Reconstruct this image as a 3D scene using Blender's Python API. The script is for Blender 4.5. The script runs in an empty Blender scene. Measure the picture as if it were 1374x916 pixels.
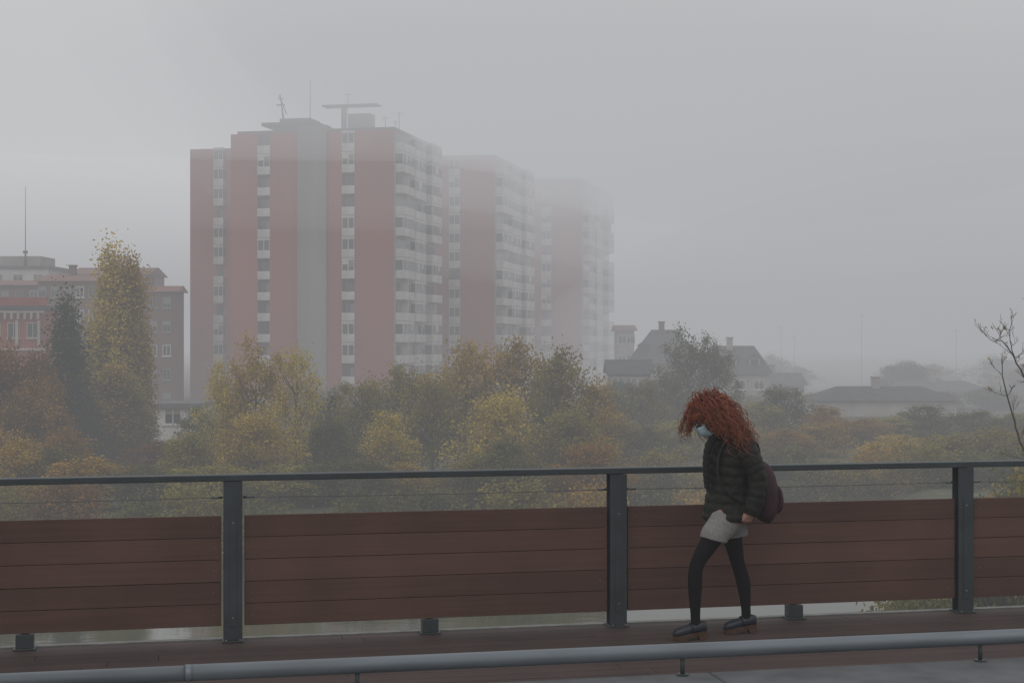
import bpy, math, random
import numpy as np
from mathutils import Vector, Matrix
scene = bpy.context.scene
COL = scene.collection
R = math.radians
GZ = -6.5
WZ = -8.0

# ------------------------------------------------------------------ helpers
def link(o, parent=None):
    COL.objects.link(o)
    if parent is not None:
        o.parent = parent
    return o

def empty(name, loc=(0, 0, 0), rz=0, parent=None):
    o = bpy.data.objects.new(name, None)
    o.empty_display_size = 0.3
    o.location = loc
    o.rotation_euler = (0, 0, rz)
    return link(o, parent)

def meta(o, label, cat, group=None, kind=None):
    if label: o["label"] = label
    if cat: o["category"] = cat
    if group: o["group"] = group
    if kind: o["kind"] = kind
    return o

class MB:
    def __init__(s):
        s.v = []; s.f = []; s.m = []; s.sm = []
    def box(s, x0, x1, y0, y1, z0, z1, m=0):
        b = len(s.v)
        s.v += [(x0,y0,z0),(x1,y0,z0),(x1,y1,z0),(x0,y1,z0),(x0,y0,z1),(x1,y0,z1),(x1,y1,z1),(x0,y1,z1)]
        for f in ((0,3,2,1),(4,5,6,7),(0,1,5,4),(1,2,6,5),(2,3,7,6),(3,0,4,7)):
            s.f.append(tuple(b+i for i in f)); s.m.append(m); s.sm.append(False)
    def poly(s, pts, faces, m=0, smooth=False):
        b = len(s.v); s.v += [tuple(p) for p in pts]
        for f in faces:
            s.f.append(tuple(b+i for i in f)); s.m.append(m); s.sm.append(smooth)
    def cyl(s, p0, p1, r0, r1=None, seg=12, m=0, smooth=True):
        s.tube([p0, p1], [r0, r1 if r1 is not None else r0], seg, m, smooth)
    def tube(s, pts, radii, seg=8, m=0, smooth=True, ref=(0,1,0)):
        pts = [Vector(p) for p in pts]
        b = len(s.v); n = len(pts)
        ref = Vector(ref)
        for i, p in enumerate(pts):
            t = (pts[min(i+1, n-1)] - pts[max(i-1, 0)])
            if t.length < 1e-9: t = Vector((0,0,1))
            t.normalize()
            rf = ref if abs(t.dot(ref)) < 0.93 else Vector((1,0,0.2))
            a = (rf - t*rf.dot(t)).normalized()
            c = t.cross(a)
            r = radii[i]
            ra, rb = (r if isinstance(r, (tuple, list)) else (r, r))
            for k in range(seg):
                an = 2*math.pi*k/seg
                s.v.append(tuple(p + a*(math.cos(an)*ra) + c*(math.sin(an)*rb)))
        for i in range(n-1):
            for k in range(seg):
                k2 = (k+1) % seg
                s.f.append((b+i*seg+k, b+i*seg+k2, b+(i+1)*seg+k2, b+(i+1)*seg+k)); s.m.append(m); s.sm.append(smooth)
        s.f.append(tuple(b+k for k in reversed(range(seg)))); s.m.append(m); s.sm.append(False)
        s.f.append(tuple(b+(n-1)*seg+k for k in range(seg))); s.m.append(m); s.sm.append(False)
    def ball(s, c, r, seg=14, rings=10, m=0, axes=None):
        c = Vector(c); r = r if isinstance(r, (tuple, list)) else (r, r, r)
        ax = axes or (Vector((1,0,0)), Vector((0,1,0)), Vector((0,0,1)))
        b = len(s.v)
        def P(x, y, z): return tuple(c + ax[0]*x*r[0] + ax[1]*y*r[1] + ax[2]*z*r[2])
        s.v.append(P(0,0,1))
        for i in range(1, rings):
            th = math.pi*i/rings
            for k in range(seg):
                ph = 2*math.pi*k/seg
                s.v.append(P(math.sin(th)*math.cos(ph), math.sin(th)*math.sin(ph), math.cos(th)))
        s.v.append(P(0,0,-1)); e = len(s.v)-1
        for k in range(seg):
            k2 = (k+1) % seg
            s.f.append((b, b+1+k, b+1+k2)); s.m.append(m); s.sm.append(True)
            o = b+1+(rings-2)*seg
            s.f.append((e, o+k2, o+k)); s.m.append(m); s.sm.append(True)
        for i in range(rings-2):
            for k in range(seg):
                k2 = (k+1) % seg
                a0 = b+1+i*seg; a1 = a0+seg
                s.f.append((a0+k, a1+k, a1+k2, a0+k2)); s.m.append(m); s.sm.append(True)
    def mesh(s, name, mats):
        me = bpy.data.meshes.new(name)
        me.from_pydata(s.v, [], s.f)
        for m in mats: me.materials.append(m)
        me.polygons.foreach_set("material_index", s.m)
        me.polygons.foreach_set("use_smooth", s.sm)
        me.update()
        return me
    def obj(s, name, mats, parent=None, bevel=0):
        o = bpy.data.objects.new(name, s.mesh(name, mats))
        if bevel:
            md = o.modifiers.new("bevel", 'BEVEL'); md.width = bevel; md.segments = 2; md.limit_method = 'ANGLE'
        return link(o, parent)

def catmull(pts, n=6):
    P = [np.array(p, float) for p in pts]
    out = []
    for i in range(len(P)-1):
        p0 = P[max(i-1, 0)]; p1 = P[i]; p2 = P[i+1]; p3 = P[min(i+2, len(P)-1)]
        for k in range(n):
            t = k/n
            out.append(0.5*((2*p1)+(-p0+p2)*t+(2*p0-5*p1+4*p2-p3)*t*t+(-p0+3*p1-3*p2+p3)*t**3))
    out.append(P[-1]); return out

def chain(mb, rows, n=6, seg=20, ripple=None, ref=(0,1,0)):
    """rows: (x,y,z,ra,rb)"""
    rs = catmull(rows, n)
    pts = [tuple(r[:3]) for r in rs]
    rad = []
    L = 0; prev = None
    for r in rs:
        p = np.array(r[:3])
        if prev is not None: L += np.linalg.norm(p-prev)
        prev = p
        add = 0
        if ripple: add = ripple[1]*(abs(math.sin(math.pi*L/ripple[0]))**0.6 - 0.6)
        rad.append((max(r[3]+add, .003), max(r[4]+add, .003)))
    mb.tube(pts, rad, seg, 0, True, ref)

def remeshed(mb, name, mats, voxel, smooth_it=2, parent=None, wrinkle=0):
    me = mb.mesh(name+"_tmp", [])
    o = bpy.data.objects.new(name+"_tmp", me); COL.objects.link(o)
    md = o.modifiers.new("r", 'REMESH'); md.mode = 'VOXEL'; md.voxel_size = voxel; md.use_smooth_shade = True
    if smooth_it:
        sm = o.modifiers.new("s", 'SMOOTH'); sm.factor = 0.5; sm.iterations = smooth_it
    if wrinkle:
        tx = bpy.data.textures.new(name+"_fold", 'CLOUDS'); tx.noise_scale = 0.05
        dm = o.modifiers.new("d", 'DISPLACE'); dm.texture = tx; dm.strength = wrinkle; dm.texture_coords = 'LOCAL'
    dg = bpy.context.evaluated_depsgraph_get(); dg.update()
    m2 = bpy.data.meshes.new_from_object(o.evaluated_get(dg))
    m2.name = name
    bpy.data.objects.remove(o); bpy.data.meshes.remove(me)
    m2.materials.clear()
    for m in mats: m2.materials.append(m)
    m2.polygons.foreach_set("use_smooth", [True]*len(m2.polygons))
    o2 = bpy.data.objects.new(name, m2)
    return link(o2, parent)

# ------------------------------------------------------------------ materials
def mat(name, col, rough=0.8, noise=None, var=0.25, metal=0, spec=0.5, bump=0, stretch=(1,1,1), detail=4, coord='Object'):
    m = bpy.data.materials.new(name); m.use_nodes = True
    nt = m.node_tree; b = nt.nodes["Principled BSDF"]
    b.inputs["Roughness"].default_value = rough; b.inputs["Metallic"].default_value = metal
    b.inputs["Specular IOR Level"].default_value = spec
    b.inputs["Base Color"].default_value = (*col, 1)
    if noise:
        tc = nt.nodes.new("ShaderNodeTexCoord"); mp = nt.nodes.new("ShaderNodeMapping")
        mp.inputs["Scale"].default_value = stretch
        nz = nt.nodes.new("ShaderNodeTexNoise"); nz.inputs["Scale"].default_value = noise; nz.inputs["Detail"].default_value = detail
        rp = nt.nodes.new("ShaderNodeValToRGB")
        rp.color_ramp.elements[0].position = 0.3; rp.color_ramp.elements[1].position = 0.7
        rp.color_ramp.elements[0].color = (*[c*(1-var) for c in col], 1)
        rp.color_ramp.elements[1].color = (*[min(1, c*(1+var)) for c in col], 1)
        nt.links.new(tc.outputs[coord], mp.inputs[0]); nt.links.new(mp.outputs[0], nz.inputs["Vector"])
        nt.links.new(nz.outputs["Fac"], rp.inputs[0]); nt.links.new(rp.outputs[0], b.inputs["Base Color"])
        if bump:
            bp = nt.nodes.new("ShaderNodeBump"); bp.inputs["Strength"].default_value = bump; bp.inputs["Distance"].default_value = 0.02
            nt.links.new(nz.outputs["Fac"], bp.inputs["Height"]); nt.links.new(bp.outputs[0], b.inputs["Normal"])
    return m

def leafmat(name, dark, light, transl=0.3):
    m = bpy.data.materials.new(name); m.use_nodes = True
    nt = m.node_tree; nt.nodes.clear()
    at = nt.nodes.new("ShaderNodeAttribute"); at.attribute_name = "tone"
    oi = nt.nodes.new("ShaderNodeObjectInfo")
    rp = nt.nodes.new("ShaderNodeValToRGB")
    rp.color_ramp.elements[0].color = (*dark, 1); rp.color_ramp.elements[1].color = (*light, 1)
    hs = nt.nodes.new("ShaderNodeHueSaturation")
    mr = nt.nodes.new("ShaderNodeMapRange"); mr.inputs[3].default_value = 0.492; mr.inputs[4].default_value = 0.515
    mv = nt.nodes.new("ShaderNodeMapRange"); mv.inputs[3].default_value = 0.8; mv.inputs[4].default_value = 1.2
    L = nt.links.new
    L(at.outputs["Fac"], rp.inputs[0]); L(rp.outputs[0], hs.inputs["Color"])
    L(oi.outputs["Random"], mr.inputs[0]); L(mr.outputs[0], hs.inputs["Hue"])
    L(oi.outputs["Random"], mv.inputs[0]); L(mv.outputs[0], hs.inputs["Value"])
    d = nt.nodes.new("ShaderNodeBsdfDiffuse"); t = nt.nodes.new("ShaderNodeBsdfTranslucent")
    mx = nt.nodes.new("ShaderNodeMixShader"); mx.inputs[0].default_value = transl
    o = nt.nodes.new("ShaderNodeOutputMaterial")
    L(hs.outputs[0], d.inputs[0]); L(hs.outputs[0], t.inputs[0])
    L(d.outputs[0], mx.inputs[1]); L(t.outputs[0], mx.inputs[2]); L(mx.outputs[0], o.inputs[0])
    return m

def fogmat(name, sigma, col):
    m = bpy.data.materials.new(name); m.use_nodes = True
    nt = m.node_tree; nt.nodes.clear()
    a = nt.nodes.new("ShaderNodeVolumeAbsorption"); a.inputs["Color"].default_value = (0,0,0,1); a.inputs["Density"].default_value = sigma
    e = nt.nodes.new("ShaderNodeEmission"); e.inputs["Color"].default_value = (*col, 1); e.inputs["Strength"].default_value = sigma  # fog glows by itself in place of scattering daylight
    s = nt.nodes.new("ShaderNodeAddShader"); o = nt.nodes.new("ShaderNodeOutputMaterial")
    nt.links.new(a.outputs[0], s.inputs[0]); nt.links.new(e.outputs[0], s.inputs[1]); nt.links.new(s.outputs[0], o.inputs["Volume"])
    return m

M = dict(
 steel=mat("painted_steel", (0.042,0.052,0.056), 0.5, 6, 0.18, 0.0, 0.4),
 steel2=mat("galvanised_tube", (0.18,0.205,0.225), 0.42, 5, 0.15, 0.3, 0.5, stretch=(0.4,3,3)),
 cable=mat("steel_cable", (0.15,0.16,0.17), 0.4, metal=0.6),
 bolt=mat("bolt_zinc", (0.22,0.21,0.2), 0.5, metal=0.5),
 backing=mat("dark_backing", (0.04,0.024,0.02), 0.9),
 trim=mat("edge_trim", (0.22,0.22,0.2), 0.6, 8, 0.3),
 concrete=mat("kerb_concrete", (0.115,0.12,0.125), 0.85, 5, 0.25, bump=0.2, detail=8),
 asphalt=mat("asphalt", (0.05,0.05,0.052), 0.9, 60, 0.3, bump=0.3),
 under=mat("bridge_girder", (0.08,0.085,0.09), 0.7, 3, 0.2),
 red=mat("red_brick_render", (0.35,0.085,0.055), 0.9, 0.12, 0.14, stretch=(1,1,0.35)),
 shaft=mat("shaft_concrete", (0.27,0.255,0.24), 0.9, 0.25, 0.15, stretch=(1,1,0.15)),
 pale=mat("pale_render", (0.34,0.31,0.28), 0.85, 0.4, 0.15),
 white=mat("white_balcony_panel", (0.56,0.54,0.51), 0.7, 0.5, 0.16),
 glass=mat("window_glass", (0.035,0.04,0.045), 0.12, spec=0.6),
 dark=mat("recess_shade_wall", (0.16,0.11,0.095), 0.8),  # back wall of balcony slots, recess shade put into its colour
 shutter=mat("roller_shutter", (0.22,0.2,0.18), 0.7),
 roofgrey=mat("roof_felt", (0.13,0.13,0.13), 0.9, 0.5, 0.2),
 slate=mat("slate_roof", (0.055,0.055,0.06), 0.75, 0.8, 0.2),
 brown=mat("brown_brick", (0.15,0.068,0.048), 0.9, 0.3, 0.2),
 brick2=mat("ornate_red_brick", (0.27,0.068,0.042), 0.9, 0.6, 0.2),
 tile=mat("terracotta_tile", (0.22,0.095,0.065), 0.85, 0.6, 0.3),
 stone=mat("pale_stone_trim", (0.38,0.34,0.30), 0.8, 0.6, 0.15),
 bark=mat("bark", (0.06,0.048,0.038), 0.95, 3, 0.35, stretch=(1,1,0.3)),
 bark2=mat("dark_bark", (0.03,0.024,0.02), 0.95, 3, 0.35, stretch=(1,1,0.3)),
 mast=mat("mast_metal", (0.10,0.10,0.11), 0.6),
 skin=mat("skin", (0.34,0.185,0.138), 0.5, 20, 0.06),
 hair=mat("auburn_hair", (0.225,0.054,0.017), 0.5, 30, 0.6),
 jacket=mat("dark_olive_puffer_nylon", (0.013,0.0145,0.010), 0.65, 14, 0.3, spec=0.25),
 shorts=mat("grey_wool_shorts", (0.22,0.215,0.205), 0.95, 60, 0.14),
 tights=mat("black_tights", (0.006,0.006,0.008), 0.85, spec=0.2),
 clog=mat("navy_leather_clog", (0.018,0.024,0.036), 0.45),
 wood=mat("wooden_clog_sole", (0.085,0.042,0.026), 0.6, 20, 0.3),
 scarf=mat("black_scarf", (0.008,0.008,0.009), 0.95),
 maskm=mat("blue_face_mask", (0.45,0.64,0.69), 0.8),
 pack=mat("burgundy_backpack_cloth", (0.032,0.006,0.013), 0.75, 60, 0.3),
 strap=mat("black_webbing", (0.01,0.01,0.01), 0.8),
 eye=mat("eye_white", (0.5,0.48,0.45), 0.3),
 patch=mat("grey_sleeve_patch", (0.4,0.4,0.4), 0.7),
)

def wood_mat(name, col, contrast=0.18, isl=0.25):
    m = bpy.data.materials.new(name); m.use_nodes = True
    nt = m.node_tree; b = nt.nodes["Principled BSDF"]; L = nt.links.new
    b.inputs["Roughness"].default_value = 0.75; b.inputs["Specular IOR Level"].default_value = 0.3
    tc = nt.nodes.new("ShaderNodeTexCoord")
    mp = nt.nodes.new("ShaderNodeMapping"); mp.inputs["Scale"].default_value = (0.8, 14, 26)
    nz = nt.nodes.new("ShaderNodeTexNoise"); nz.inputs["Scale"].default_value = 1.5; nz.inputs["Detail"].default_value = 6
    n2 = nt.nodes.new("ShaderNodeTexNoise"); n2.inputs["Scale"].default_value = 1.6; n2.inputs["Detail"].default_value = 6
    geo = nt.nodes.new("ShaderNodeNewGeometry")
    r = nt.nodes.new("ShaderNodeValToRGB")
    r.color_ramp.elements[0].position = 0.1; r.color_ramp.elements[1].position = 0.9
    r.color_ramp.elements[0].color = (*[c*(1-2*contrast) for c in col], 1); r.color_ramp.elements[1].color = (*[c*(1+2*contrast) for c in col], 1)
    a = nt.nodes.new("ShaderNodeMath"); a.operation = 'MULTIPLY_ADD'; a.inputs[1].default_value = 0.45; a.inputs[2].default_value = 0.275
    a2 = nt.nodes.new("ShaderNodeMath"); a2.operation = 'MULTIPLY_ADD'; a2.inputs[1].default_value = isl; a2.inputs[2].default_value = -isl/2
    a3 = nt.nodes.new("ShaderNodeMath"); a3.operation = 'MULTIPLY_ADD'; a3.inputs[1].default_value = 0.8; a3.inputs[2].default_value = -0.4
    s1 = nt.nodes.new("ShaderNodeMath"); s1.operation = 'ADD'; s2 = nt.nodes.new("ShaderNodeMath"); s2.operation = 'ADD'
    L(tc.outputs["Object"], mp.inputs[0]); L(mp.outputs[0], nz.inputs["Vector"]); L(tc.outputs["Object"], n2.inputs["Vector"])
    L(nz.outputs["Fac"], a.inputs[0]); L(geo.outputs["Random Per Island"], a2.inputs[0]); L(n2.outputs["Fac"], a3.inputs[0])
    L(a.outputs[0], s1.inputs[0]); L(a2.outputs[0], s1.inputs[1]); L(s1.outputs[0], s2.inputs[0]); L(a3.outputs[0], s2.inputs[1])
    L(s2.outputs[0], r.inputs[0]); L(r.outputs[0], b.inputs["Base Color"])
    bp = nt.nodes.new("ShaderNodeBump"); bp.inputs["Strength"].default_value = 0.2; bp.inputs["Distance"].default_value = 0.003
    L(nz.outputs["Fac"], bp.inputs["Height"]); L(bp.outputs[0], b.inputs["Normal"])
    return m
M['board'] = wood_mat("brown_red_board", (0.110,0.059,0.046))
M['deck'] = wood_mat("walkway_board", (0.068,0.047,0.042), 0.2, 0.22)

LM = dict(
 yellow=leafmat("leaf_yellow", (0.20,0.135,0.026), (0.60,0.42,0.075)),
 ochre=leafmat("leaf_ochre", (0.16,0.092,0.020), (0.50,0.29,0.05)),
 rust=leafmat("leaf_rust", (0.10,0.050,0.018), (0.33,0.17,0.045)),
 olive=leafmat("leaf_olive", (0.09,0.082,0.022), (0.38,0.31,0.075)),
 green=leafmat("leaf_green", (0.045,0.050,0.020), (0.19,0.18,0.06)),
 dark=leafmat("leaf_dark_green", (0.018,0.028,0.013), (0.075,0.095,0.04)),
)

# ------------------------------------------------------------------ world, sun, camera
w = bpy.data.worlds.new("World"); scene.world = w; w.use_nodes = True
nt = w.node_tree; bg = nt.nodes["Background"]
sky = nt.nodes.new("ShaderNodeTexSky"); sky.sky_type = 'NISHITA'; sky.sun_disc = False
sky.sun_elevation = R(48); sky.sun_rotation = R(200)
hs = nt.nodes.new("ShaderNodeHueSaturation"); hs.inputs["Saturation"].default_value = 0.25
nt.links.new(sky.outputs[0], hs.inputs["Color"]); nt.links.new(hs.outputs[0], bg.inputs[0])
bg.inputs[1].default_value = 0.10
sd = bpy.data.lights.new("sun", 'SUN'); sd.energy = 0.8; sd.angle = R(25); sd.color = (1, 0.97, 0.93)
so = bpy.data.objects.new("sun", sd); link(so)
so.rotation_euler = (R(42), 0, R(-20))
cam = bpy.data.cameras.new("camera"); co = bpy.data.objects.new("camera", cam); link(co)
cam.lens = 55; cam.sensor_width = 36; co.location = (0, 0, 1.97); co.rotation_euler = (R(90), 0, 0)
cam.clip_start = 0.1; cam.clip_end = 8000
scene.camera = co
scene.view_settings.view_transform = 'Standard'
scene.view_settings.look = 'None'; scene.view_settings.exposure = 0

# ------------------------------------------------------------------ fog (absorbing volumes, scattered daylight put in as emission)
def fogbox(x0,x1,y0,y1,z0,z1,m,label):
    mb = MB(); mb.box(x0,x1,y0,y1,z0,z1)
    o = mb.obj("fog", [m]); meta(o, label, "fog", kind="structure"); return o
fogbox(-3600,3600,-900,3900,-30,150, fogmat("fog_low", 0.0028, (0.390,0.394,0.408)), "thin grey fog filling the river valley air")
fogbox(-3500,3500,-800,3800,44,140, fogmat("fog_high", 0.005, (1.20,1.20,1.22)), "brighter grey fog layer above the rooftops")  # stronger glow puts the bright upper sky into this layer
def bank(c, shells, col, label):
    for i,(rx,ry,rz,sig) in enumerate(shells):
        mb = MB(); mb.ball(c, (rx,ry,rz), 64, 40); o = mb.obj("fog", [fogmat("fog_bank", sig, col)]); meta(o, label, "fog", kind="structure")
bank((42, 274, 60), ((105,74,62,.0045),(92,60,48,.0100),(80,52,38,.0340)), (0.488,0.493,0.510), "drifting fog bank wrapping the far apartment towers")
bank((6, 226, 60), ((74,52,50,.0035),(62,42,40,.0080),(54,37,34,.0260)), (0.515,0.52,0.536), "soft fog bank lying over the tower roofs")
bank((-20, 196, 60), ((230,62,44,.0025),(200,52,35,.0090)), (0.545,0.55,0.565), "wide thin veil of fog over the rooftops")
bank((95, 235, -4), ((95,85,34,.0050),), (0.400,0.404,0.418), "low mist over the distant houses and trees")

# ------------------------------------------------------------------ ground, river
def sst(t):
    t = np.clip(t, 0, 1); return t*t*(3-2*t)
def hgt(x, y):
    yb = 64 + 24*sst((x-0)/12)
    far = -9.5 + (3.0)*sst((y-yb)/14)
    xb = 9.3 + 0.22*(y-45)
    rb = -9.5 + 3.0*sst((x-xb)/4.5)
    rb = np.where(y > 0, rb, -9.5)
    far = far + 0.25*np.sin(x*0.23+1)*np.cos(y*0.19)*(far > -8)
    return np.maximum(far, rb)
def axis(lo, hi, a, b, fine, coarse):
    l = list(np.linspace(lo, a, coarse, endpoint=False)) + list(np.arange(a, b, fine)) + list(np.linspace(b, hi, coarse))
    return np.array(l)
xs = axis(-3000, 3000, -60, 80, 1.5, 20); ys = axis(-400, 3400, 20, 140, 1.5, 20)
X, Y = np.meshgrid(xs, ys); Z = hgt(X, Y)
mb = MB(); mb.v = [tuple(p) for p in np.stack([X.ravel(), Y.ravel(), Z.ravel()], 1)]
nx = len(xs)
for j in range(len(ys)-1):
    for i in range(nx-1):
        a = j*nx+i; mb.f.append((a, a+1, a+nx+1, a+nx)); mb.m.append(0); mb.sm.append(True)
gm = mat("grassy_earth", (0.075,0.075,0.033), 0.95, 0.6, 0.5, bump=0.4, detail=8)
meta(mb.obj("ground", [gm]), "grassy brown river banks and flat land", "ground", kind="structure")
wm = bpy.data.materials.new("river_water"); wm.use_nodes = True
nt = wm.node_tree; b = nt.nodes["Principled BSDF"]
b.inputs["Base Color"].default_value = (0.040,0.050,0.024,1); b.inputs["Roughness"].default_value = 0.06
b.inputs["IOR"].default_value = 1.33
tc = nt.nodes.new("ShaderNodeTexCoord"); mp = nt.nodes.new("ShaderNodeMapping"); mp.inputs["Scale"].default_value = (0.6,1.6,1)
nz = nt.nodes.new("ShaderNodeTexNoise"); nz.inputs["Scale"].default_value = 1.2; nz.inputs["Detail"].default_value = 5
bp = nt.nodes.new("ShaderNodeBump"); bp.inputs["Strength"].default_value = 0.12; bp.inputs["Distance"].default_value = 0.05
nt.links.new(tc.outputs["Object"], mp.inputs[0]); nt.links.new(mp.outputs[0], nz.inputs["Vector"])
nt.links.new(nz.outputs["Fac"], bp.inputs["Height"]); nt.links.new(bp.outputs[0], b.inputs["Normal"])
mb = MB(); mb.poly([(-600,-350,WZ),(600,-350,WZ),(600,140,WZ),(-600,140,WZ)], [(0,1,2,3)])
meta(mb.obj("river", [wm]), "calm grey-green river under the bridge", "river", kind="structure")

# ------------------------------------------------------------------ bridge
TH = math.atan2(1.12, 5.13)
BO = (0.728, 10.86, 0.0)
SP = 2.626
U = Vector((math.cos(TH), math.sin(TH), 0)); V = Vector((-math.sin(TH), math.cos(TH), 0))
def bridge_obj(mb, name, mats, bevel=0):
    o = mb.obj(name, mats, None, bevel); o.location = BO; o.rotation_euler = (0,0,TH); return o
mb = MB()
bw = 0.145; v = 0.06
rnd = random.Random(4)
while v > -3.3:
    u = -30 - rnd.random()*3
    while u < 34:
        L = 3.6
        mb.box(u, u+L-0.004, v-bw+0.0045, v, -0.03, 0.0 - rnd.random()*0.001)
        u += L
    v -= bw
o = bridge_obj(mb, "walkway", [M['deck']]); meta(o, "dark reddish brown boarded walkway of the bridge", "walkway", kind="structure")
mb = MB(); mb.box(-32, 36, 0.064, 0.125, -0.16, 0.006)
o = bridge_obj(mb, "bridge_edge_trim", [M['trim']]); meta(o, "pale metal edge strip along the boarded walkway", "bridge edge", kind="structure")
mb = MB(); mb.box(-32, 36, -14, 0.05, -0.55, -0.034); mb.box(-32,36,-0.5,-0.2,-1.3,-0.551); mb.box(-32,36,-6,-5.6,-1.3,-0.551)
for k in (-26, 30):
    mb.box(k-0.6, k+0.6, -13, -0.3, -12, -1.31)
o = bridge_obj(mb, "bridge", [M['under']]); meta(o, "grey girder bridge carrying the walkway and road", "bridge", kind="structure")
mb = MB(); mb.box(-32, 36, -14, -4.02, -0.03, 0.27)
o = bridge_obj(mb, "road", [M['asphalt']]); meta(o, "dark asphalt road on the bridge", "road", kind="structure")
mb = MB()
for k in range(-4, 5):
    mb.box(k*8.0-0.5, k*8.0+7.496, -4.015, -3.315, -0.03, 0.385)
o = bridge_obj(mb, "kerb", [M['concrete']], 0.012); meta(o, "raised grey concrete kerb between road and walkway", "kerb", kind="structure")

gr = empty("guard_rail", (BO[0]+V.x*-3.36, BO[1]+V.y*-3.36, 0.385), TH)
meta(gr, "low grey steel tube guard rail on the kerb", "guard rail")
gx = -(BO[0]+V.x*-3.36)/U.x
cut = gx-1.477
mb = MB(); mb.cyl((cut,0,0.115),(34,0,0.115),0.0365,seg=24); mb.obj("tube", [M['steel2']], gr)
mb = MB(); mb.cyl((-30,0,0.114),(cut-0.002,0,0.114),0.0345,seg=24); mb.obj("tube", [M['steel2']], gr)
mb = MB(); mb.cyl((cut-0.008,0,0.1145),(cut+0.02,0,0.1145),0.0375,seg=24); mb.obj("collar", [M['steel2']], gr)
for i in range(-8, 10):
    uu = gx + 0.83 + 1.55*i
    mb = MB(); mb.cyl((uu,0,0),(uu,0,0.09),0.011,seg=10); mb.cyl((uu,0,0.0),(uu,0,0.008),0.03,seg=12)
    mb.obj("post", [M['steel']], gr)

rl = empty("bridge_railing", BO, TH)
meta(rl, "slate grey steel railing with brown board panels along the walkway", "railing")
for k in range(-4, 6):
    u = k*SP
    mb = MB()
    mb.box(u-0.060, u+0.060, -0.045, -0.035, 0.012, 1.052)
    mb.box(u-0.060, u+0.060, 0.045, 0.055, 0.012, 1.052)
    mb.box(u-0.006, u+0.006, -0.0345, 0.0445, 0.012, 1.052)
    mb.box(u-0.07, u+0.07, -0.07, 0.08, 0.001, 0.0115)
    mb.box(u-0.022, u+0.022, -0.0495, -0.0452, 0.10, 0.83)
    for zz in (0.16, 0.78):
        mb.cyl((u,-0.055,zz),(u,-0.0495,zz),0.007,seg=8,m=1)
    for du in (-0.045,0.045):
        mb.cyl((u+du,-0.06,0.0115),(u+du,-0.06,0.02),0.008,seg=6,m=1)
    mb.obj("post", [M['steel'], M['bolt']], rl, 0.003)
mb = MB(); mb.box(-4.4*SP, 5.4*SP, -0.05, 0.055, 1.055, 1.096)
mb.obj("handrail", [M['steel']], rl, 0.005)
for k in range(-4, 5):
    zz = 0.945
    mb = MB(); a = k*SP+0.067; e = (k+1)*SP-0.067
    n = 14; pts = [(a+(e-a)*i/n, 0.005, zz-0.008*math.sin(math.pi*i/n)) for i in range(n+1)]
    mb.tube(pts, [0.0028]*(n+1), 6)
    mb.cyl((a,0.005,zz),(a+0.07,0.005,zz),0.008,seg=8); mb.cyl((e-0.07,0.005,zz),(e,0.005,zz),0.008,seg=8)
    mb.obj("cable", [M['cable']], rl)
for k in range(-4, 5):
    mb = MB()
    a = k*SP+0.075; e = (k+1)*SP-0.075
    for j in range(5):
        z0 = 0.104+j*0.1452
        mb.box(a+rnd.uniform(-.001,.001), e, -0.015+rnd.uniform(-.003,.003), 0.012, z0, z0+0.1412)
        for uu in (a+0.05, e-0.05):
            mb.cyl((uu,-0.021,z0+.07),(uu,-0.012,z0+.07),0.004,seg=8,m=1)
    mb.box(a+.004, e-.004, 0.0125, 0.0165, 0.107, 0.822, 2)
    mb.obj("panel", [M['board'], M['bolt'], M['backing']], rl, 0.0018)
    for uu in (a+0.05,(a+e)/2,e-0.05):
        m2 = MB(); m2.box(uu-0.025,uu+0.025,0.0175,0.045,0.10,0.82)
        m2.obj("panel_bracket", [M['steel']], rl)
    mb = MB(); mid = (a+e)/2
    mb.box(mid-0.055, mid+0.055, -0.03, 0.05, 0.012, 0.098); mb.box(mid-0.07, mid+0.07, -0.05, 0.06, 0.001, 0.0115)
    mb.obj("foot", [M['steel']], rl, 0.003)

# ------------------------------------------------------------------ towers
FH = 2.86
def balcony_mesh(w, d, glazed, seed):
    rr = random.Random(seed); mb = MB()
    mb.box(0, d, 0, w, 0, 0.16, 0)
    mb.box(d-0.1, d, 0, w, 0.162, 1.1, 0)
    mb.box(0, d-0.102, 0, 0.1, 0.162, 1.1, 0); mb.box(0, d-0.102, w-0.1, w, 0.162, 1.1, 0)
    mb.box(0.0, 0.03, 0.3, w-0.3, 0.162, 2.35, 1)
    if glazed:
        n = max(2, int(w/0.85))
        for i in range(n+1):
            y = 0.03+(w-0.14)*i/n; ww = 0.13 if i % 2 else 0.09
            mb.box(d-0.09, d-0.01, y, y+ww, 1.102, 2.45, 0)
        mb.box(d-0.06, d-0.04, 0.05, w-0.05, 1.103, 2.449, 1)
        mb.box(0, d-0.1, 0.02, 0.06, 1.103, 2.449, 1); mb.box(0, d-0.1, w-0.06, w-0.02, 1.103, 2.449, 1)
        mb.box(0, d, 0, w, 2.452, 2.80, 0)
        for k in range(n):
            if rr.random() < 0.35:
                y = 0.05+(w-0.12)*k/n
                mb.box(d-0.035, d-0.015, y+0.09, y+(w-0.12)/n-0.02, 1.3+rr.random()*0.7, 2.44, 2 if rr.random() < .5 else 0)
    elif rr.random() < 0.7:
        y = w*rr.random()*0.5
        mb.box(0.04, 0.07, y+0.3, y+w*0.45, 0.9, 2.3, 2)
        if w > 3: mb.box(0.031, d-0.12, w*.52, w*.52+.1, 0.162, 2.6, 0)
    return mb.mesh("balcony", [M['white'], M['glass'], M['shutter']])
BW = [balcony_mesh(6.8, 1.1, False, i) for i in range(5)]; GW = [balcony_mesh(6.8, 1.1, True, i) for i in range(6)]
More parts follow.
